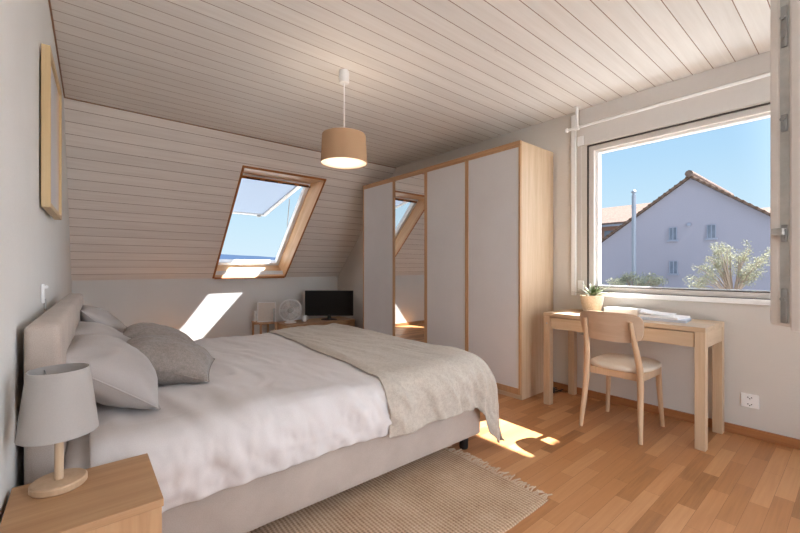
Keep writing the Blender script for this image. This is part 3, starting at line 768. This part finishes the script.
SUN_D = (-1, .25, -1.38); SUN_E = 15.0; SKY_FILL = (2.1, 2.36, 2.72, 1); EXPO = 1.18
# ------------------------------------------------------------------ rug
def wob(x, y, a=.004, s=6): return a*noise.noise(Vector((x*s, y*s, 3.1)))
RX0, RX1, RY0, RY1 = .26, 1.70, .955, 2.05
b = MB(); NX, NY = 90, 60
def rugp(i, j, top):
    x = RX0+(RX1-RX0)*i/(NX-1); y = RY0+(RY1-RY0)*j/(NY-1)
    e = min(i, NX-1-i, j, NY-1-j); h = .0105 if e > 0 else .006
    return Vector((x+wob(x, y, .006, 9)*(1 if i in (0, NX-1) else 0), y+wob(x, y, .006, 9), (h+wob(x, y, .0018, 14)) if top else .0005))
g1 = b.grid(lambda i, j: rugp(i, j, True), NX, NY); g2 = b.grid(lambda i, j: rugp(i, j, False), NX, NY)
bd = [(i, 0) for i in range(NX)]+[(NX-1, j) for j in range(1, NY)]+[(i, NY-1) for i in range(NX-2, -1, -1)]+[(0, j) for j in range(NY-2, 0, -1)]
for (i, j), (k, l) in zip(bd, bd[1:]+bd[:1]): b.bm.faces.new((g1[i][j], g1[k][l], g2[k][l], g2[i][j]))
rug = b.build('rug', 'rug', None, True, 50)
tag(rug, 'beige woven jute rug on the floor half under the bed', 'rug')
b = MB(); rnd = random.Random(11)
for side, x in ((1, RX1), (-1, RX0)):
    y = RY0+.01
    while y < RY1-.01:
        L = rnd.uniform(.035, .07); dy = rnd.uniform(-.02, .025)
        p0 = Vector((x-.006*side, y, .007)); p2 = Vector((x+side*L, y+dy, .0045)); p1 = (p0+p2)/2+Vector((0, rnd.uniform(-.006, .006), .003+rnd.uniform(0, .004)))
        b.tube([p0, p1, p2], [.0042, .0036, .0030], 6); y += rnd.uniform(.009, .016)
fr_ = b.build('fringe', fabric('jute_fringe', lin(216, 192, 166), lin(182, 154, 128), 300), rug, True); fr_['kind'] = 'stuff'

# ------------------------------------------------------------------ corner by the far wall: cabinet, side table, tv, fan ...
cb = thing('low_cabinet', 'low oak cabinet under the television by the far wall', 'cabinet', (2.63, 5.10, 0))
cw, cd, chh = .525, .235, .335
MB().box(-cw, cw, -cd, cd, chh-.02, chh, .002).build('top', 'oakd_x', cb)
for x in (-cw+.002, cw-.022): MB().box(x, x+.02, -cd+.004, cd-.002, 0, chh-.0205).build('side_panel', 'oakd_z', cb)
MB().box(-cw+.022, cw-.022, cd-.014, cd-.004, .03, chh-.0205).build('back_panel', 'oakd_x', cb)
MB().box(-cw+.022, cw-.022, -cd+.02, cd-.014, .03, .048).build('bottom_panel', 'oakd_x', cb)
for x0, x1 in ((-cw+.025, -.003), (.003, cw-.025)):
    d = MB().box(x0, x1, -cd+.002, -cd+.018, .03, chh-.026, .002).build('drawer_front', 'oakd_x', cb)
    MB().box((x0+x1)/2-.06, (x0+x1)/2+.06, -cd-.012, -cd+.002, .19, .20, .003).build('handle', 'dmetal', d)
sd = thing('side_table', 'small open wooden side table left of the low cabinet', 'side table', (1.965, 5.34, 0))
MB().box(-.122, .122, -.17, .17, .335, .353, .002).build('top', 'oakd_x', sd)
MB().box(-.112, .112, -.15, .15, .12, .132).build('shelf', 'oakd_x', sd)
for lx in (-.118, .094):
    for ly in (-.165, .141): MB().box(lx, lx+.024, ly, ly+.024, 0, .3345, .002).build('leg', 'oakd_z', sd)
MB().box(-.10, .10, .15, .158, .30, .334).build('rail', 'oakd_x', sd)
fp = thing('display_board', 'white thin framed cream board standing on the small wooden side table', 'panel', (1.985, 5.31, .3535), math.radians(-14))
b = MB(); b.box(-.122, -.112, -.012, .012, 0, .275, .003); b.box(.112, .122, -.012, .012, 0, .275, .003); b.box(-.112, .112, -.012, .012, .263, .275, .003); b.box(-.112, .112, -.012, .012, 0, .012, .003); b.build('frame', 'white', fp)
MB().box(-.112, .112, -.006, .006, .012, .263).build('board', 'cream', fp)
b = MB(); b.box(-.013, .013, -.016, .016, 0, .185, .005); b.box(-.010, .010, -.0175, -.015, .02, .1); o = b.build('remote_control', 'dmetal', None); o.location = (2.055, 5.22, .3535); o.rotation_euler = (0, 0, -.3)
tag(o, 'dark grey slim remote standing upright right of the cream panel', 'remote control')
o = MB().box(-.018, .018, -.016, .016, 0, .145, .010, seg=3).build('handset', 'white', None, True); o.location = (1.868, 5.43, .3535); tag(o, 'small white upright handset at the left edge of the side table', 'handset')
# fan
fn = thing('fan', 'round white desk fan beside the framed panel on the low cabinet', 'fan', (2.25, 5.12, .3355), math.radians(-30)); fn.scale = (1.06, 1.06, 1.06)
MB().lathe([(0, 0), (.075, 0), (.078, .008), (.06, .016), (.02, .024), (0, .024)], 32).build('base', 'white', fn, True, 40)
def ringpts(R, z, n=48): return [(R*math.cos(2*PI*k/n), z, .165+R*math.sin(2*PI*k/n)) for k in range(n+1)]
b = MB(); FR = .142
# shroud: ring profile around y axis
prof = [(FR-.006, -.035), (FR+.004, -.03), (FR+.006, 0), (FR+.004, .04), (FR-.006, .05), (FR-.008, .04), (FR-.008, -.03)]
rings = [[b.bm.verts.new((r*math.cos(2*PI*k/56), y, .165+r*math.sin(2*PI*k/56))) for k in range(56)] for r, y in prof]
for A, B in zip(rings, rings[1:]+rings[:1]):
    for k in range(56): b.bm.faces.new((A[k], A[(k+1) % 56], B[(k+1) % 56], B[k]))
b.build('shroud', 'white', fn, True, 50)
b = MB()
for k in range(36):
    a = 2*PI*k/36; b.tube([(.03*math.cos(a), -.040, .165+.03*math.sin(a)), (.09*math.cos(a+.1), -.046, .165+.09*math.sin(a+.1)), ((FR-.004)*math.cos(a+.25), -.034, .165+(FR-.004)*math.sin(a+.25))], .0016, 5)
for R in (.06, .10): b.tube(ringpts(R, -.044), .0016, 5, cap=False)
b.build('grille', 'white', fn, True)
b = MB(); b.tube([(0, -.05, .165), (0, -.046, .165), (0, -.03, .165)], [.026, .034, .034], 24); b.build('hub', 'dmetal', fn, True, 40)
for k in range(5):
    a0 = 2*PI*k/5; b = MB()
    g = b.grid(lambda i, j: Vector(((.03+.10*i/6)*math.cos(a0+(j/6-.5)*(.7+.25*i/6)), -.012+.028*(j/6-.5), .165+(.03+.10*i/6)*math.sin(a0+(j/6-.5)*(.7+.25*i/6)))), 7, 7)
    bl = b.build('blade', 'greyw', fn, True); md = bl.modifiers.new('s', 'SOLIDIFY'); md.thickness = .002
b = MB(); b.tube([(0, .0, .165), (0, .06, .165), (0, .085, .165)], [.045, .05, .02], 24); b.tube([(0, .05, .16), (0, .045, .02)], .014, 14); b.build('motor', 'white', fn, True, 40)
mg = thing('mug', 'small white mug between the fan and the television', 'mug', (2.455, 5.12, .3355))
MB().lathe([(0, 0), (.03, 0), (.036, .006), (.040, .085), (.037, .085), (.033, .01), (0, .008)], 32).build('cup', 'white', mg, True, 40)
MB().tube([(.037, 0, .07), (.06, 0, .066), (.066, 0, .045), (.055, 0, .025), (.035, 0, .02)], .005, 8).build('handle', 'white', mg, True)
tv = thing('television', 'black flat television on the low cabinet beside the wardrobe', 'television', (2.83, 5.07, .3355), math.radians(-39.6))
MB().box(-.357, .357, -.018, .022, .058, .43, .004).build('bezel', 'dark', tv)
MB().box(-.342, .342, -.0195, -.0175, .078, .417).build('screen', 'screen', tv)
MB().box(-.008, .008, -.0200, -.0180, .066, .072).build('logo_badge', 'metal', tv)
b = MB(); b.tube([(0, .01, .012), (0, .01, .075)], [.03, .022], 16); b.build('neck', 'dark', tv, True)
b = MB(); b.lathe([(0, 0), (.5, 0), (.5, .006), (.44, .012), (0, .016)], 48)
for v in b.bm.verts: v.co.x *= .24; v.co.y *= .16
b.build('stand', 'dark', tv, True, 40)

# ------------------------------------------------------------------ outside
struct(MB().box(3.50, 5.05, -.95, .70, 2.95, 3.03).build('blocker', 'tileb'), 'canopy outside the window, added out of view to trim the sun patch')  # unseen, added to block sun and limit the patch on the floor
struct(MB().box(-2.5, 6, -5.5, YB-.13, -.14, -.02).build('reflector_slab', 'reflector'), 'unseen pale terrace outside the balcony door behind the camera')  # unseen pale slab, added to throw sunlight up onto the ceiling
struct(MB().box(-60, 120, -90, 120, -3.4, -3.2).build('ground', 'ground'))
b = MB(); NP = 70
def hill(i, j):
    a = -1.3+2.9*i/(NP-1); R = 260
    hgt = (12+2.4*noise.noise(Vector((a*3.2, 1, 0)))+1.2*noise.noise(Vector((a*11, 4, 0)))) if j == 1 else 0
    return Vector((R*math.sin(a)+(0 if j < 2 else 60*math.sin(a)), R*math.cos(a)+(0 if j < 2 else 60*math.cos(a)), -3.2+(hgt if j < 2 else -2)))
b.grid(hill, NP, 3); struct(b.build('hills', 'hills', None, True))

def uprism(b, poly_yz, x0, x1): return b.prism(poly_yz, 'x', x0, x1)
hs = thing('gable_house', 'large pale lavender house with a gable roof across the way', 'house', (16, 3.8, -3.2))
py_, pz_ = 0, 7.46           # peak over the ground
eL, eR, ze = 4.9, -3.7, 3.9
sl1 = .705; sl2 = .765
L = 5.2; Rr = 4.6
wl = [(-Rr, 0), (L, 0), (L, pz_-.10-sl1*L), (0, pz_-.10), (-Rr, pz_-.10-sl2*Rr)]
uprism(MB(), wl, 0, 6.8).build('wall', 'wallout', hs)
th = .085
MB().prism([(0, pz_), (L+.3, pz_-sl1*(L+.3)), (L+.3, pz_-sl1*(L+.3)-th), (0, pz_-th)], 'x', -.12, 7.0).build('roof', 'tile', hs)
MB().prism([(0, pz_), (-Rr-.3, pz_-sl2*(Rr+.3)), (-Rr-.3, pz_-sl2*(Rr+.3)-th), (0, pz_-th)], 'x', -.12, 7.0).build('roof', 'tile', hs)
b = MB(); rnd = random.Random(2)
for sgn, sl_, LL in ((1, sl1, L), (-1, sl2, Rr)):
    n = int(LL/.16)
    for k in range(n):
        y = sgn*(k+.5)*.16; z = pz_-sl_*abs(y); b.tube([(-.14, y, z-.035), (.28, y, z-.04)], .045, 8)
b.build('verge_tiles', 'tileb', hs, True)
b = MB()
for k in range(7): b.tube([(-.2+k*.9, 0, pz_+.03), (.75+k*.9, 0, pz_+.03)], .12, 8)
b.build('ridge_tiles', 'tile', hs, True)
def hwin(yc, zc, w=.20, h=.42):
    o = bpy.data.objects.new('window', None); COL.objects.link(o); o.parent = hs; o.location = (-.001, yc, zc)
    b = MB(); b.box(-.03, .02, -w/2-.02, -w/2, -h/2-.02, h/2+.02); b.box(-.03, .02, w/2, w/2+.02, -h/2-.02, h/2+.02); b.box(-.03, .02, -w/2, w/2, h/2, h/2+.02); b.box(-.06, .02, -w/2-.06, w/2+.06, -h/2-.06, -h/2)
    b.box(-.015, .01, -.012, .012, -h/2, h/2)
    b.build('frame', 'hframe', o); MB().box(-.006, .0, -w/2, w/2, -h/2, h/2).build('pane', 'hwin', o)
for y_, z_ in ((.505, 5.50), (-.564, 5.50), (.49, 4.318)): hwin(y_, z_)
MB().lathe([(0, 0), (.06, 0), (.06, .05), (0, .07)], 16).build('wall_lamp', 'hframe', hs).matrix_basis = Matrix.Translation((-.01, .043, 5.777)) @ Matrix.Rotation(-PI/2, 4, 'Y')
nb = thing('house', 'brown house with a pinkish tiled roof behind the lavender gable on the left', 'house', (24, 10.5, -3.2))
MB().box(0, 7, -4, 6, 0, 6.98).build('wall', 'brickb', nb)
MB().prism([(-.5, 6.92), (3.5, 8.4), (7.5, 6.92), (7.5, 6.75), (-.5, 6.75)], 'y', -4.3, 6.3).build('roof', 'tile', nb)
for yy in (-.95, -2.3, .6): MB().box(-.03, .02, yy-.35, yy+.35, 5.3, 6.5).build('window', 'hwin', nb)
MB().box(-.56, -.44, -4.3, 6.3, 6.70, 6.80).build('gutter', 'zinc', nb)
nr = thing('house', 'low house with a grey pink tiled roof showing beyond the right end of the gable', 'house', (26, 0.0, -3.2))
MB().box(0, 7, -9, 3.6, 0, 6.7).build('wall', 'brickb', nr)
MB().prism([(-.4, 6.6), (3.0, 7.62), (7.4, 6.6), (7.4, 6.45), (-.4, 6.45)], 'y', -9.3, 3.9).build('roof', 'tile', nr)

fl = thing('flue_pipe', 'tall thin metal flue pipe standing in front of the lavender house', 'flue pipe', (15.2, 5.27, -3.2))
MB().tube([(0, 0, 0), (0, 0, 6.9)], .068, 16).build('pipe', 'zinc', fl, True)
for z in (6.9-1.25, 6.9-2.9, 6.9-.45): MB().tube([(0, 0, z), (0, 0, z+.06)], .078, 16).build('collar', 'zinc', fl, True)
b = MB(); b.tube([(0, 0, 6.9+.10), (0, 0, 6.9+.13), (0, 0, 6.9+.2)], [.085, .085, .02], 16); b.tube([(0, 0, 6.9), (0, 0, 6.9+.1)], .05, 10); b.build('cap', 'zinc', fl, True)

def leaf_cloud(b, c, rad, n, size, rnd):
    for k in range(n):
        d = Vector((rnd.gauss(0, 1), rnd.gauss(0, 1), rnd.gauss(0, 1))).normalized()*rad*rnd.random()**.5
        p = Vector(c)+d; a = Vector((rnd.gauss(0, 1), rnd.gauss(0, 1), rnd.gauss(0, 1))).normalized(); s = a.orthogonal().normalized(); w = size*rnd.uniform(.6, 1.3)
        q = [p-a*w, p+s*w*.45, p+a*w, p-s*w*.45]
        b.bm.faces.new([b.bm.verts.new(v) for v in q])
tr = thing('tree', 'pale grey green tree with spreading bare branches before the lavender house', 'tree', (12, 2.02, -3.2))
rnd = random.Random(21); bt = MB(); bl = MB()
bt.tube([(0, 0, 0), (.03, .02, 1.8), (0, 0, 3.7)], [.14, .11, .08], 10)
tips = []
for y, z in ((.78, 4.05), (.62, 4.35), (.45, 4.6), (.25, 4.72), (.05, 4.78), (-.12, 4.6), (-.35, 4.35), (-.5, 4.45), (-.62, 4.62), (.7, 3.85), (.3, 4.35), (-.2, 4.15), (.5, 4.1), (.15, 4.45), (-.42, 4.12), (.18, 5.0-.16), (-.3, 4.9-.1)):
    for xx in (rnd.uniform(-.45, .0), rnd.uniform(0, .45)):
        m = Vector((xx*.4, y*.45+rnd.uniform(-.05, .05), 3.7+(z-3.7)*.5)); e = Vector((xx, y, z))
        bt.tube([(0, 0, 3.55), m, e], [.026, .014, .004], 6); tips.append((m, e))
for m, e in tips:
    for q in range(7):
        f = rnd.uniform(.35, 1.05); c = m.lerp(e, f)+Vector((rnd.gauss(0, .05), rnd.gauss(0, .05), rnd.gauss(0, .05)))
        leaf_cloud(bl, c, .10, 34, .019, rnd)
bt.build('trunk', 'bark', tr, True); bl.build('foliage', 'treeleaf', tr)
bu = thing('bush', 'rounded pale grey green bush at the foot of the flue pipe', 'bush', (14, 4.8, -3.2))
rnd = random.Random(4); bt = MB(); bl = MB(); bt.tube([(0, 0, 0), (0, 0, 3.4)], [.12, .06], 8)
for k in range(70):
    y = rnd.uniform(-.86, .80); z = 4.02-.34*(abs(y)/.9)**3+.06*math.sin(y*9)-rnd.random()**2*1.2; x = rnd.uniform(-.5, .5)
    leaf_cloud(bl, (x, y, z), .17, 85, .030, rnd); bt.tube([(0, 0, 2.4), (x*.6, y*.6, z-.3), (x, y, z)], [.03, .02, .008], 5)
bt.build('branches', 'bark', bu, True); bl.build('foliage', 'treeleaf', bu)

# ------------------------------------------------------------------ light
sun = bpy.data.lights.new('sun', 'SUN'); sun.energy = SUN_E; sun.angle = math.radians(.7); sun.color = (1, .985, .965)
so = bpy.data.objects.new('sun', sun); COL.objects.link(so)
so.rotation_euler = Vector(SUN_D).to_track_quat('-Z', 'Y').to_euler()
bl_ = bpy.data.lights.new('pendant_bulb', 'POINT'); bl_.energy = 1.6; bl_.color = (1, .90, .78); bl_.shadow_soft_size = .05
bo = bpy.data.objects.new('pendant_bulb', bl_); COL.objects.link(bo); bo.location = (1.407, 2.311, CH-.555)

W = bpy.data.worlds.new('sky'); S.world = W; W.use_nodes = True; nt = W.node_tree; nt.nodes.clear()
N_ = nt.nodes.new; Lk = nt.links.new
out = N_('ShaderNodeOutputWorld'); bg = N_('ShaderNodeBackground'); Lk(bg.outputs[0], out.inputs[0])
tc = N_('ShaderNodeTexCoord'); sx = N_('ShaderNodeSeparateXYZ'); Lk(tc.outputs['Generated'], sx.inputs[0])
def mth(op, a, b=None):
    n = N_('ShaderNodeMath'); n.operation = op
    for i, v in enumerate((a, b)):
        if v is None: continue
        if isinstance(v, (int, float)): n.inputs[i].default_value = v
        else: Lk(v, n.inputs[i])
    return n.outputs[0]
rp = N_('ShaderNodeValToRGB'); Lk(sx.outputs[2], rp.inputs[0])
els = [(0, lin(153, 168, 177)), (.10, lin(143, 164, 176)), (.24, lin(126, 154, 175)), (.42, lin(109, 143, 174)), (1, lin(102, 139, 182))]
while len(rp.color_ramp.elements) < len(els): rp.color_ramp.elements.new(.5)
for e, (p, c) in zip(rp.color_ramp.elements, els): e.position = p; e.color = c
# added bright glow in the unseen sky behind the camera, fill light for the room
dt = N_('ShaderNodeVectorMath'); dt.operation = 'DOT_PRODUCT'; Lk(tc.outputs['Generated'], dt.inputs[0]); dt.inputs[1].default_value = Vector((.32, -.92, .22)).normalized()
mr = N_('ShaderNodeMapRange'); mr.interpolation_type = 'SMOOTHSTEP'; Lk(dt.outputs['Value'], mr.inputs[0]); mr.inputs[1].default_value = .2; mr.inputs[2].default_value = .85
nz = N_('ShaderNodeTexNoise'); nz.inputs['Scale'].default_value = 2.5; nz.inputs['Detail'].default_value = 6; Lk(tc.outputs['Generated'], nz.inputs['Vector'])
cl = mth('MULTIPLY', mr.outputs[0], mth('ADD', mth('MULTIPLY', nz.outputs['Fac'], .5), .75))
cmul = N_('ShaderNodeMix'); cmul.data_type = 'RGBA'; cmul.clamp_result = False; Lk(cl, cmul.inputs[0]); Lk(rp.outputs[0], cmul.inputs[6]); cmul.inputs[7].default_value = SKY_FILL
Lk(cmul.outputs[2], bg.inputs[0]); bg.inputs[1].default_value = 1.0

# ------------------------------------------------------------------ camera
cam = bpy.data.cameras.new('camera'); co = bpy.data.objects.new('camera', cam); COL.objects.link(co); S.camera = co
cam.sensor_width = 36; cam.lens = 385/800*36; cam.clip_start = .02; cam.clip_end = 800
co.location = (0, 0, 1.1); co.rotation_euler = (PI/2, 0, -math.radians(39.6)); cam.shift_y = (268-266.5)/800

S.view_settings.view_transform = 'Standard'; S.view_settings.look = 'None'; S.view_settings.gamma = 1
S.view_settings.use_curve_mapping = False; S.view_settings.exposure = EXPO
S.cycles.max_bounces = 10; S.cycles.diffuse_bounces = 6; S.cycles.transparent_max_bounces = 12; S.cycles.caustics_reflective = False; S.cycles.caustics_refractive = False
S.cycles.use_denoising = True; S.cycles.sample_clamp_indirect = 6
